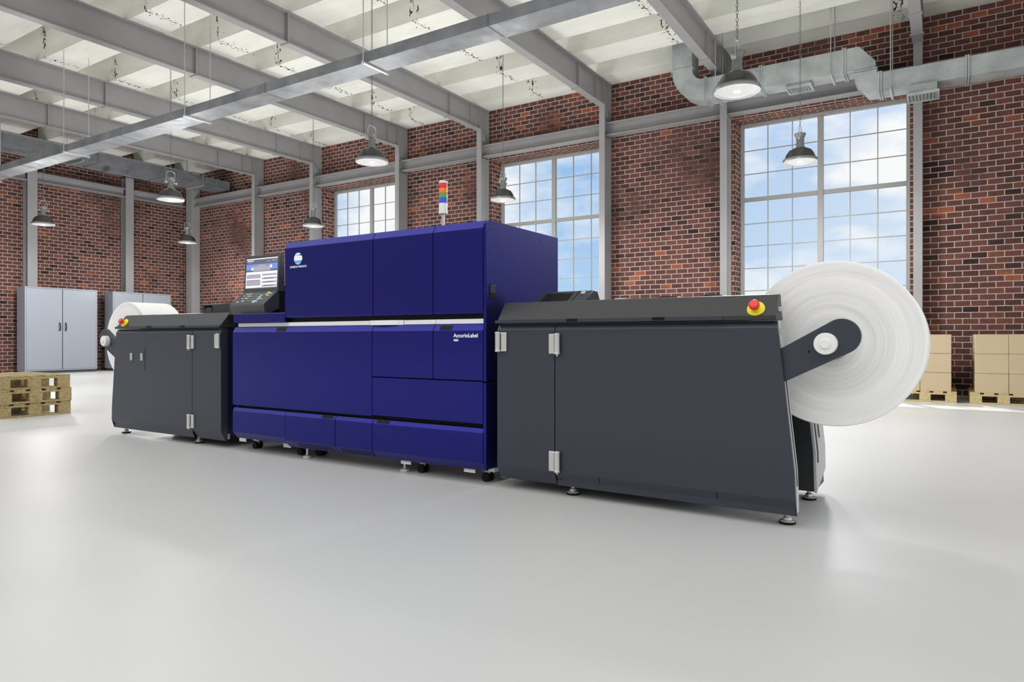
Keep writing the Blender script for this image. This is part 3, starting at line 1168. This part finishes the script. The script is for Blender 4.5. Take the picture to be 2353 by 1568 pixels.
def winder(mx, name, label, is_unwinder):
    r = thing(name, (mx(-1.5), 4.1, 0), label, 'printing machine')
    # doors with bevelled foot and head
    zs = [(3.645, 0.064), (3.60, 0.145), (3.60, 0.289), (3.60, 1.003), (3.618, 1.038)]
    xr = [-0.629, -0.629, -0.635, -0.713, -0.716]
    xl = [-2.398, -2.400, -2.400, -2.400, -2.396]
    seam = -1.985
    d1 = MB(mx).shell([(y, z, a, seam - 0.003) for (y, z), a in zip(zs, xl)], 3.665).build('side_door', GREY, r)
    d2 = MB(mx).shell([(y, z, seam + 0.003, b) for (y, z), b in zip(zs, xr)], 3.625).build('front_door', GREY, r)
    if not is_unwinder:
        for x in (-1.70, -1.02):
            MB(mx).add([(x, 3.6435, 0.066), (x + 0.004, 3.6435, 0.066), (x + 0.004, 3.5990, 0.145), (x, 3.5990, 0.145)],
                       [(0, 1, 2, 3)]).build('seam', BLACK, d2)
    hinge(mx, seam + 0.015, 0.917, d2)
    hinge(mx, seam + 0.015, 0.212, d2)
    hinge(mx, -2.395 + 0.02, 0.928, d1, side=-1, tip=False)
    MB(mx).lathe([(0.007, 0), (0.007, 0.004)], (-1.955, 3.625, 0.105), (0, -1, 0.5), 12).build('lock', BLACK, d2)
    # frames
    fr = [(3.6, z) for z in (0.075, 0.145, 0.289, 1.003, 1.045)]
    sf = MB(mx).shell([(3.645, 0.072, -2.38, -0.630), (3.626, 0.145, -2.38, -0.630), (3.626, 0.289, -2.38, -0.636),
                       (3.626, 1.003, -2.38, -0.714), (3.626, 1.04, -2.38, -0.718)], 3.70).build('front_frame', ENDG, r)
    g_ = MB(mx)
    zz = [(0.205, -0.632), (0.289, -0.636), (0.86, -0.698)]
    for (z0, x0), (z1, x1) in zip(zz[:-1], zz[1:]):
        g_.add([(x0 + 0.0015, 3.652, z0), (x0 + 0.0015, 3.672, z0), (x1 + 0.0015, 3.672, z1), (x1 + 0.0015, 3.652, z1)], [(0, 1, 2, 3)])
    g_.build('slot', BLACK, sf)
    for z in (0.99, 1.10):
        MB(mx).box(-0.725, -0.703, 3.655, 3.685, z - 0.012, z + 0.012).build('catch', CHROME, sf)
    rf = MB(mx).prism([(-2.39, 0.064), (-0.640, 0.064), (-0.646, 0.289), (-0.726, 1.04), (-0.735, 1.165), (-2.36, 1.165)], 1, 4.26, 4.60).build('rear_frame', GREYD, r)
    g_ = MB(mx)
    out = [(0.064, -0.640), (0.289, -0.646), (1.04, -0.726)]
    g_.add([(-0.628, 4.255, 0.060), (-0.629, 4.60, 0.15), (-0.634, 4.62, 0.289), (-0.69, 4.605, 0.83), (-0.716, 4.57, 1.04), (-0.716, 4.255, 1.04), (-0.634, 4.255, 0.289),
            (-0.642, 4.255, 0.060), (-0.643, 4.60, 0.15), (-0.648, 4.62, 0.289), (-0.70, 4.605, 0.83), (-0.727, 4.57, 1.04), (-0.727, 4.255, 1.04), (-0.648, 4.255, 0.289)],
           [(0, 1, 2, 6), (2, 3, 4, 5, 6), (7, 8, 9, 13), (9, 10, 11, 12, 13), (0, 1, 8, 7), (1, 2, 9, 8), (2, 3, 10, 9), (3, 4, 11, 10), (4, 5, 12, 11), (5, 6, 13, 12), (6, 0, 7, 13)])
    ep = g_.build('rear_end_plate', ENDG, r)
    g_ = MB(mx)
    for y, zz in ((4.30, [(0.225, -0.631), (0.289, -0.6325), (0.86, -0.6945)]), (4.40, [(0.36, -0.639), (0.86, -0.6945)])):
        for (z0, x0), (z1, x1) in zip(zz[:-1], zz[1:]):
            g_.add([(x0 + 0.002, y, z0), (x0 + 0.002, y + 0.03, z0), (x1 + 0.002, y + 0.03, z1), (x1 + 0.002, y, z1)], [(0, 1, 2, 3)])
    g_.build('slot', BLACK, ep)
    MB(mx).box(-2.385, -1.05, 3.67, 4.26, 0.12, 1.045).build('body', BLUEIN, r)
    # hood
    hd = MB(mx).shell([(3.586, 1.044, -2.402, -0.718), (3.584, 1.062, -2.402, -0.718), (3.602, 1.066, -2.396, -0.720), (3.690, 1.176, -2.400, -0.728),
                       (3.715, 1.180, -2.400, -0.730)], 3.75).build('hood', GREYD, r)
    MB(mx).box(-2.395, -1.02, 3.75, 4.60, 1.045, 1.178).build('top_deck', GREYD, r)
    MB(mx).box(-2.405, -0.98, 3.580, 3.586, 1.046, 1.064).build('lip', GREY, hd)
    for x in (-1.86, -1.33):
        MB(mx).box(x - 0.035, x + 0.035, 3.577, 3.584, 1.050, 1.066).build('finger_notch', BLACK, hd)
    # emergency stop
    c = Vector((-0.824, 3.632, 1.098))
    nrm = Vector((0, -0.80, 0.42)).normalized()
    es = MB(mx).lathe([(0.045, 0.0), (0.045, 0.008), (0.041, 0.012), (0.022, 0.013), (0.022, 0.030)], c, tuple(nrm), 32)
    es = es.build('emergency_stop', YEL, r)
    MB(mx).lathe([(0.014, 0.026), (0.020, 0.036), (0.027, 0.044), (0.027, 0.056), (0.021, 0.064), (0.0, 0.068)], c, tuple(nrm), 28).build('push_button', RED, es)
    # arm, axle, hub
    pts_ = [(-0.704, 0.7235), (-0.715, 0.8920)]
    cxx, czz, rr = -0.4270, 0.9600, 0.0860
    dirv = Vector((0.440, 0.222)).normalized()
    a0 = math.atan2(dirv.x, -dirv.y)
    for k in range(0, 17):
        a = math.atan2(dirv.y, dirv.x) + PI / 2 - PI * k / 16
        pts_.append((cxx + rr * math.cos(a), czz + rr * math.sin(a)))
    arm = MB(mx).prism(pts_, 1, 3.627, 3.665).build('roll_arm', GREY, r, bevel=0.003)
    for (hx, hz) in ((-0.571, 0.889), (-0.572, 0.881)):
        MB(mx).lathe([(0.004, 0), (0.004, 0.003)], (hx, 3.627, hz), (0, -1, 0), 8).build('screw', BLACK, arm)
    ax_ = MB(mx).cyl((-0.493, 3.66, 0.924), (-0.493, 4.265, 0.924), 0.034, 24).build('axle', CHROME, r)
    MB(mx).lathe([(0.053, 0.0), (0.053, 0.044), (0.050, 0.050), (0.026, 0.051), (0.025, 0.057), (0.022, 0.060), (0.0, 0.060)], (-0.493, 3.634, 0.924), (0, -1, 0), 36).build('hub_cap', WHITEP, ax_)
    # console on top
    cs = MB(mx).prism([(3.86, 1.170), (4.02, 1.262), (4.08, 1.262), (4.14, 1.17)], 0, -2.30, -1.93).build('console', GREY, r, bevel=0.004)
    nv = Vector((0, -0.092, 0.16)).normalized()

    def cs_pt(x, t, lift):
        p = Vector((x, 3.86 + 0.16 * t, 1.17 + 0.092 * t)) + nv * lift
        return tuple(p)
    MB(mx).add([cs_pt(-2.26, 0.18, 0.0015), cs_pt(-2.06, 0.18, 0.0015), cs_pt(-2.06, 0.84, 0.0015), cs_pt(-2.26, 0.84, 0.0015)], [(0, 1, 2, 3)]).build('screen', BLACK, cs)
    MB(mx).add([cs_pt(-2.030, 0.0, 0.001), cs_pt(-2.022, 0.0, 0.001), cs_pt(-2.022, 1.0, 0.001), cs_pt(-2.030, 1.0, 0.001)], [(0, 1, 2, 3)]).build('seam', BLACK, cs)
    MB(mx).lathe([(0.016, 0.0), (0.017, 0.010), (0.014, 0.014), (0.0, 0.014)], cs_pt(-1.985, 0.75, 0.0), tuple(nv), 20).build('knob', CHROME, cs)
    if not is_unwinder:
        for x0, x1 in ((-1.44, -1.33), (-1.18, -1.07)):
            MB(mx).prism([(x0, 1.178), (x1 + 0.05, 1.178), (x1, 1.196), (x0 + 0.02, 1.200), (x0, 1.193)], 1, 3.88, 3.98).build('bracket', GREY, r)
        MB(mx).box(-1.72, -1.65, 3.88, 3.96, 1.178, 1.197).build('sensor', WHITEP, r)
    else:
        th = MB(mx)
        th.box(-2.36, -1.82, 3.80, 4.2, 1.178, 1.215)
        th.box(-1.86, -1.82, 3.80, 3.9, 1.215, 1.262)
        th.box(-2.36, -1.98, 3.80, 4.2, 1.215, 1.262)
        th.box(-1.98, -1.86, 3.80, 4.2, 1.250, 1.262)
        t_ = th.build('web_guide', GREYD, r)
        MB(mx).box(-1.975, -1.89, 3.795, 3.80, 1.185, 1.235).build('cover_plate', GREY, t_)
        for x in (-0.998, -1.178):
            l_ = MB(mx)
            l_.box(x - 0.017, x - 0.003, 3.59, 3.6, 0.738, 0.808)
            l_.box(x + 0.003, x + 0.017, 3.59, 3.6, 0.738, 0.808)
            l_.build('latch', CHROME, d2, bevel=0.002)
        MB(mx).box(-1.228, -1.224, 3.5985, 3.601, 0.652, 0.86).build('seam', BLACK, d2)
    for x, y in ((-0.688, 3.715), (-1.918, 3.71), (-0.684, 4.34), (-1.918, 4.5), (-2.30, 4.5)):
        level_foot(mx, x, y, 0.13 if y < 4 else 0.07, r)
    return r


def roll(mx, rad, label):
    cx_, cz_ = mx(-0.493), 0.924
    r = thing('paper_roll', (cx_, 4.02, cz_), label, 'paper roll', 'white paper rolls on the winders')
    n = 128
    p_ = MB()
    p_.lathe([(0.085, 3.822 - 4.02), (rad - 0.004, 3.82 - 4.02)], (cx_, 4.02, cz_), 'Y', n, cap=False)
    p_.lathe([(rad - 0.004, 4.222 - 4.02), (0.085, 4.22 - 4.02)], (cx_, 4.02, cz_), 'Y', n, cap=False)
    p_.cur = 1
    p_.lathe([(rad - 0.004, 3.82 - 4.02), (rad, 3.824 - 4.02), (rad, 4.216 - 4.02), (rad - 0.004, 4.222 - 4.02)], (cx_, 4.02, cz_), 'Y', n, cap=False)
    p_.build('paper', [PFACE, PAPER], r)
    c_ = MB().lathe([(0.035, 3.80 - 4.02), (0.084, 3.80 - 4.02), (0.084, 4.24 - 4.02), (0.035, 4.24 - 4.02), (0.035, 3.80 - 4.02)], (cx_, 4.02, cz_), 'Y', 48, cap=False)
    c_.build('core', CORE, r)
    return r


ident = lambda x: x
mirr = lambda x: MIR - x
winder(ident, 'label_rewinder', 'large charcoal machine cabinet at the right holding the big paper roll on its arm', False)
winder(mirr, 'label_unwinder', 'charcoal machine cabinet at the left end of the blue printer holding the far paper roll', True)
roll(ident, 0.423, 'big white paper roll seen face on at the right end of the machine')
roll(mirr, 0.402, 'white paper roll at the left end of the machine behind the charcoal unwinder')

# ------------------------------------------------------------------ blue label printer
pr = thing('label_printer', (-3.78, 4.08, 0), 'tall deep blue label printing machine between the two charcoal winders', 'printing machine')
bd = MB()
bd.box(-4.405, -2.515, 3.69, 4.555, 0.14, 1.705)
bd.box(-5.065, -4.405, 3.69, 4.555, 0.14, 1.15)
bd.build('body', BLUEIN, pr)
tp = MB()
tp.box(-4.421, -2.487, 3.645, 4.558, 1.700, 1.712)
tp.box(-4.421, -4.405, 3.66, 4.558, 1.156, 1.700)
tp.box(-5.075, -4.421, 3.64, 4.558, 1.14, 1.154)
tp.box(-5.075, -5.063, 3.64, 4.558, 0.14, 1.14)
tp.build('top_cover', BLUE, pr)
sp = MB()
sp.prism([(3.60, 0.672), (4.558, 0.672), (4.558, 1.714), (3.642, 1.714), (3.60, 1.69)], 0, -2.508, -2.486)
sd = sp.build('side_panel', BLUE, pr, bevel=0.002)
MB().prism([(3.60, 0.105), (4.558, 0.105), (4.558, 0.662), (3.60, 0.662)], 0, -2.508, -2.486).build('side_panel', BLUE, pr, bevel=0.002)
hs = MB().box(-2.4865, -2.4835, 3.638, 3.708, 1.212, 1.302).build('recessed_handle', BLACK, sd, bevel=0.008)
MB().box(-2.4845, -2.482, 3.644, 3.702, 1.243, 1.294).build('grip', BLUEIN, sd, bevel=0.006)
for y, z in ((3.652, 1.655), (3.66, 1.165), (4.30, 1.66), (3.66, 0.71)):
    MB().lathe([(0.005, 0), (0.005, 0.001)], (-2.486, y, z), 'X', 10).build('screw', BLACK, sd)
UD = [(-4.421, -3.476), (-3.470, -2.924), (-2.918, -2.512)]
upper = []
for a, b in UD:
    upper.append(MB().shell([(3.630, 1.106, a, b), (3.606, 1.116, a, b), (3.60, 1.128, a, b), (3.60, 1.662, a, b), (3.630, 1.712, a, b)], 3.66).build('upper_door', BLUE, pr))
MB().box(-4.40, -2.512, 3.655, 3.69, 1.02, 1.70).build('door_frame', BLACK, pr)
MB().box(-5.06, -2.512, 3.655, 3.69, 0.15, 1.03).build('door_frame', BLACK, pr)
MB().shell([(3.60, 1.082, -5.075, -4.424), (3.60, 1.150, -5.075, -4.424), (3.606, 1.156, -5.075, -4.424)], 3.70).build('table_front', BLUE, pr)
for a, b, y in ((-5.074, -4.424, 3.640), (-4.420, -3.537, 3.630), (-3.533, -3.208, 3.585), (-3.204, -2.923, 3.630), (-2.919, -2.509, 3.630)):
    m_ = MB()
    if y < 3.59:
        m_.prism([(a, 3.66), (a + 0.0, 3.628), (a + 0.04, 3.612), (a + 0.16, 3.606), (b - 0.05, 3.616), (b - 0.03, 3.628), (b, 3.628), (b, 3.66)], 2, 1.045, 1.079)
        m_.build('grab_bar', SILVER, pr)
    else:
        m_.box(a, b, y, 3.66, 1.046, 1.078)
        m_.build('trim_strip', SILVER, pr, bevel=0.002)


def low_door(a, b, z0, z1, name, top=True, cut=None):
    rows = [(3.60, z0, a, b), (3.60, z1 - 0.042, a, b), (3.623, z1, a, b)] if top else [(3.60, z0, a, b), (3.60, z1, a, b)]
    d = MB().shell(rows, 3.66).build(name, BLUE, pr)
    if cut:
        za, zb = z1 - 0.042, z1
        c_ = MB()
        o_ = 0.0012
        pa = lambda x, t: (x, 3.60 + 0.023 * t - o_, za + (zb - za) * t + o_)
        c_.add([pa(cut[0], 0.10), pa(cut[1], 0.10), pa(cut[1], 0.82), pa(cut[0], 0.82)], [(0, 1, 2, 3)])
        c_.build('finger_pull', BLACK, d)
    return d


low_door(-5.084, -3.484, 0.392, 1.043, 'lower_door', cut=(-4.535, -4.421))
low_door(-3.478, -2.924, 0.678, 1.043, 'lower_door')
ld = low_door(-2.918, -2.512, 0.678, 1.043, 'lower_door', cut=(-2.868, -2.766))
low_door(-3.478, -2.512, 0.400, 0.670, 'lower_panel', top=False)
SK = [(-5.084, -4.424, 0.108, None), (-4.420, -3.861, 0.088, (-4.005, -3.888)), (-3.855, -3.484, 0.088, None), (-3.478, -2.512, 0.090, (-3.440, -3.322))]
for i, (a, b, zb, cut) in enumerate(SK):
    dy = 0.0
    d = MB().shell([(3.645, zb, a, b), (3.60, zb + 0.055, a, b), (3.60, 0.340, a, b), (3.616, 0.368, a, b)], 3.66).build('skirt_panel', BLUE, pr)
    if cut:
        c_ = MB()
        pa = lambda x, t: (x, 3.60 + 0.016 * t - 0.001, 0.340 + 0.028 * t + 0.001)
        c_.add([pa(cut[0], 0.15), pa(cut[1], 0.15), pa(cut[1], 0.9), pa(cut[0], 0.9)], [(0, 1, 2, 3)])
        c_.build('finger_pull', BLACK, d)
    if i in (1, 2):
        g_ = MB()
        ga, gb = (a + 0.13, b - 0.02) if i == 1 else (a + 0.04, b - 0.01)
        nx = int((gb - ga) / 0.011)
        for ix in range(nx):
            for iz in range(4):
                x = ga + ix * 0.011 + (iz % 2) * 0.0055
                t = 0.16 + iz * 0.19
                y_ = 3.645 - 0.045 * t - 0.0008
                z_ = zb + 0.055 * t - 0.0008
                g_.add([(x, y_, z_), (x + 0.006, y_, z_), (x + 0.006, y_ - 0.0045, z_ + 0.0055), (x, y_ - 0.0045, z_ + 0.0055)], [(0, 1, 2, 3)])
        g_.build('vent_grille', BLACK, d)


def caster(x, y, rr, plate=True):
    c_ = MB()
    if plate:
        c_.box(x - 0.135, x - 0.045, y - 0.085, y - 0.080, 0.062, 0.14)
        c_.box(x - 0.045, x + 0.06, y - 0.085, y + 0.05, 0.095, 0.14)
    c_.box(x - 0.028, x + 0.028, y - 0.03, y + 0.03, 0.070, 0.14)
    c_.prism([(x - 0.026, 0.075), (x + 0.02, 0.075), (x + 0.008, rr), (x - 0.008, rr)], 1, y - 0.006, y + 0.006)
    o = c_.build('caster', CHROME if not plate else WHITEP, pr)
    for s_ in (-1, 1):
        yy = y + s_ * 0.021
        MB().lathe([(rr * 0.5, -0.013), (rr * 0.92, -0.013), (rr, -0.009), (rr, 0.009), (rr * 0.92, 0.013), (rr * 0.5, 0.013)], (x, yy, rr), 'Y', 28).build('wheel', BLACK, o)
    MB().lathe([(0.008, 0), (0.008, 0.006)], (x - 0.105, y - 0.085, 0.105), (0, -1, 0), 10).build('bolt', BLACK, o)
    return o


caster(-5.02, 3.80, 0.030)
caster(-4.435, 3.79, 0.030)
caster(-4.285, 3.85, 0.040, False)
caster(-3.13, 3.75, 0.030)
caster(-2.575, 3.75, 0.030)
for x, y in ((-5.0, 4.45), (-2.6, 4.45), (-3.7, 4.45)):
    caster(x, y, 0.030)
for x, y in ((-4.289, 3.71), (-3.268, 3.71), (-2.535, 3.90)):
    f_ = MB()
    f_.lathe([(0.034, 0.0), (0.036, 0.006), (0.034, 0.016), (0.016, 0.022), (0.010, 0.03), (0.010, 0.14)], (x, y, 0), 'Z', 20)
    f_.build('levelling_foot', CHROME, pr)
MB().box(-2.53, -2.49, 3.70, 4.0, 0.075, 0.105).build('foot_bracket', WHITEP, pr)

# maker's mark and lettering
gl = MB()
gx_, gz_, gr = -4.266, 1.573, 0.047
cols = [(0.55, 0.80, 0.97), (0.75, 0.90, 1.0), (0.30, 0.62, 0.93), (0.85, 0.94, 1.0), (0.93, 0.96, 1.0), (0.90, 0.95, 1.0), (0.95, 0.97, 1.0),
        (0.88, 0.95, 1.0), (0.10, 0.35, 0.80), (0.10, 0.42, 0.86), (0.18, 0.55, 0.93), (0.30, 0.68, 0.97)]
gm = [M('globe_band', c, 0.5) for c in cols]
nb = len(cols)
for i in range(nb):
    t0 = 1 - 2 * i / nb
    t1 = 1 - 2 * (i + 1) / nb
    gl.cur = i
    pa = []
    for t in [t0 + (t1 - t0) * k / 3 for k in range(4)]:
        hw = math.sqrt(max(0, 1 - t * t)) * gr
        pa.append((hw, t * gr))
    if i == 2:
        ring = [(-h * (1.0), z) for h, z in pa] + [(h * 0.35, z) for h, z in reversed(pa)]
    elif i in (4, 6):
        ring = [(-h, z) for h, z in pa] + [(h * 1.05, z) for h, z in reversed(pa)]
    else:
        ring = [(-h, z) for h, z in pa] + [(h * 0.93, z) for h, z in reversed(pa)]
    gl.add([(gx_ + a_, 3.5985, gz_ + b_) for a_, b_ in ring], [list(range(len(ring)))])
logo = gl.build('globe_emblem', gm, upper[0], weld=False)
text_mesh('lettering', 'KONICA MINOLTA', 0.021, (-4.359, 3.599, 1.503), TXT, upper[0], width=0.191, bold=0.0004)
text_mesh('lettering', 'AccurioLabel', 0.036, (-2.748, 3.599, 0.957), TXT, ld, width=0.197, bold=0.0006)
text_mesh('lettering', '400', 0.021, (-2.748, 3.599, 0.931), TXT, ld, width=0.040, bold=0.0005)

# signal tower
tw = MB()
tx_, ty_ = -3.07, 3.90
tw.lathe([(0.022, 0.0), (0.022, 0.008), (0.011, 0.012), (0.011, 0.14)], (tx_, ty_, 1.712), 'Z', 20)
tw = tw.build('signal_tower', CHROME, pr)
zt = [2.071, 2.034, 1.998, 1.962, 1.926, 1.848]
for i, (nm, c) in enumerate(LAMP_COL):
    m_ = M('%s_signal_lens' % nm, c, 0.25)
    o = MB().lathe([(0.028, 0.0), (0.031, 0.002), (0.031, zt[i] - zt[i + 1] - 0.003), (0.0305, zt[i] - zt[i + 1])], (tx_, ty_, zt[i + 1]), 'Z', 32).build('lens' if i < 4 else 'base_segment', m_, tw)
    o['label'] = nm + ' lens' if i < 4 else 'white base segment'
MB().lathe([(0.031, 0.0), (0.031, 0.010), (0.028, 0.016), (0.018, 0.018), (0.0, 0.018)], (tx_, ty_, 2.071), 'Z', 32).build('cap', WHITEP, tw)

# operator panel
SCR_D = M('screen_header_grey', (0.09, 0.10, 0.13), 0.3, emit=(0.09, 0.10, 0.13), es=0.6)
SCR_B = M('screen_blue', (0.10, 0.16, 0.42), 0.3, emit=(0.14, 0.22, 0.52), es=0.8)
SCR_W = M('screen_white', (0.7, 0.7, 0.76), 0.3, emit=(0.72, 0.72, 0.78), es=0.8)
SCR_G = M('screen_grey', (0.26, 0.25, 0.30), 0.3, emit=(0.27, 0.26, 0.31), es=0.8)
KEYW = M('key_white', (0.62, 0.66, 0.64), 0.4)
KEYC = M('key_cyan', (0.30, 0.60, 0.66), 0.4)
KEYY = M('key_yellow', (0.62, 0.62, 0.05), 0.4)
PANEL = M('panel_dark_grey', (0.050, 0.053, 0.055), 0.4)
cp = MB()
sx0, sx1 = -5.165, -4.752
# monitor housing leaning slightly back
cp.prism([(3.782, 1.345), (3.800, 1.668), (3.852, 1.668), (3.852, 1.345)], 0, sx0 - 0.028, sx1 + 0.018)
cpo = cp.build('operator_panel', PANEL, pr, bevel=0.005)
kp = MB()
kp.prism([(3.645, 1.222), (3.648, 1.236), (3.785, 1.352), (3.815, 1.345), (3.80, 1.20), (3.70, 1.156), (3.66, 1.156)], 0, sx0 - 0.030, sx1 + 0.010)
kpo = kp.build('keypad', PANEL, cpo, bevel=0.003)
st = MB()
st.box(sx0 + 0.02, sx1 + 0.012, 3.80, 3.95, 1.154, 1.40)
st.build('stand', BLACK, cpo, bevel=0.004)
MB().box(sx0 - 0.06, sx1 + 0.03, 3.66, 3.98, 1.154, 1.166).build('foot_plate', GREYD, cpo)
sc_ = MB()


def sq(u0, u1, v0, v1, i, lift=0.0012):
    """u across, v down, both 0..1, on the monitor face"""
    X0, X1 = sx0, sx1
    Z0, Z1 = 1.640, 1.378
    yy = lambda z: 3.782 + (z - 1.345) / (1.668 - 1.345) * 0.018 - lift
    xa, xb = X0 + (X1 - X0) * u0, X0 + (X1 - X0) * u1
    za, zb = Z0 + (Z1 - Z0) * v0, Z0 + (Z1 - Z0) * v1
    sc_.cur = i
    sc_.add([(xa, yy(za), za), (xb, yy(za), za), (xb, yy(zb), zb), (xa, yy(zb), zb)], [(0, 1, 2, 3)])


sq(0, 1, 0, 1, 2)
L1, L2, L3 = 0.0016, 0.0020, 0.0024
sq(0, 1, 0.03, 0.44, 0, L1)
sq(0, 1, 0.19, 0.38, 1, L2)
sq(0.03, 0.24, 0.06, 0.08, 2, L2)
sq(0.03, 0.20, 0.10, 0.115, 3, L2)
sq(0.66, 0.76, 0.10, 0.12, 3, L2)
sq(0.82, 0.96, 0.08, 0.11, 3, L2)
sq(0.22, 0.78, 0.26, 0.42, 3, L3)
sq(0.40, 0.62, 0.21, 0.27, 3, L3)
sq(0.17, 0.23, 0.30, 0.38, 2, L3 + 0.0003)
sq(0.77, 0.83, 0.24, 0.33, 2, L3 + 0.0003)
sq(0.30, 0.70, 0.42, 0.44, 0, L3)
sq(0.02, 0.48, 0.52, 0.66, 3, L1)
sq(0.02, 0.48, 0.70, 0.90, 3, L1)
for v in (0.52, 0.64, 0.76, 0.88):
    sq(0.52, 0.99, v, v + 0.065, 3, L1)
    sq(0.60, 0.88, v + 0.02, v + 0.04, 0 if v > 0.6 else 3, L2)
sq(0.02, 0.40, 0.72, 0.73, 0, L2)
sq(0, 1, 0.965, 1.0, 0, L1)
sc_.build('screen', [SCR_D, SCR_B, SCR_W, SCR_G], cpo, weld=False)
ky = MB()
kn = Vector((0, -0.116, 0.137)).normalized()


def key(u, v, w, h, i):
    x = sx0 + (sx1 - sx0) * u
    t = 1 - v
    c0 = Vector((x, 3.648 + 0.137 * t, 1.236 + 0.116 * t)) + kn * 0.003
    dx = Vector((w * 0.5, 0, 0))
    dv = Vector((0, 0.137, 0.116)).normalized() * (h * 0.5)
    ky.cur = i
    a_ = [c0 - dx - dv, c0 + dx - dv, c0 + dx + dv, c0 - dx + dv]
    b_ = [p - kn * 0.004 for p in a_]
    ky.add(a_ + b_, [(0, 1, 2, 3), (0, 1, 5, 4), (1, 2, 6, 5), (2, 3, 7, 6), (3, 0, 4, 7)])


for rr in range(4):
    for cc in range(3):
        key(0.38 + cc * 0.075, 0.22 + rr * 0.17, 0.010, 0.006, 0)
for u, v, w in ((0.16, 0.18, 0.045), (0.27, 0.18, 0.025), (0.12, 0.33, 0.018), (0.28, 0.35, 0.045), (0.14, 0.53, 0.018), (0.26, 0.53, 0.045), (0.10, 0.80, 0.030),
                (0.24, 0.74, 0.035), (0.80, 0.28, 0.03), (0.90, 0.20, 0.03), (0.88, 0.36, 0.03), (0.76, 0.60, 0.03), (0.72, 0.82, 0.02), (0.66, 0.32, 0.035)):
    key(u, v, w, 0.010, 0)
key(0.66, 0.46, 0.026, 0.022, 0)
key(0.63, 0.80, 0.040, 0.034, 1)
key(0.67, 0.62, 0.030, 0.022, 1)
key(0.81, 0.14, 0.032, 0.026, 2)
ky.build('key', [KEYW, KEYC, KEYY], kpo, weld=False)
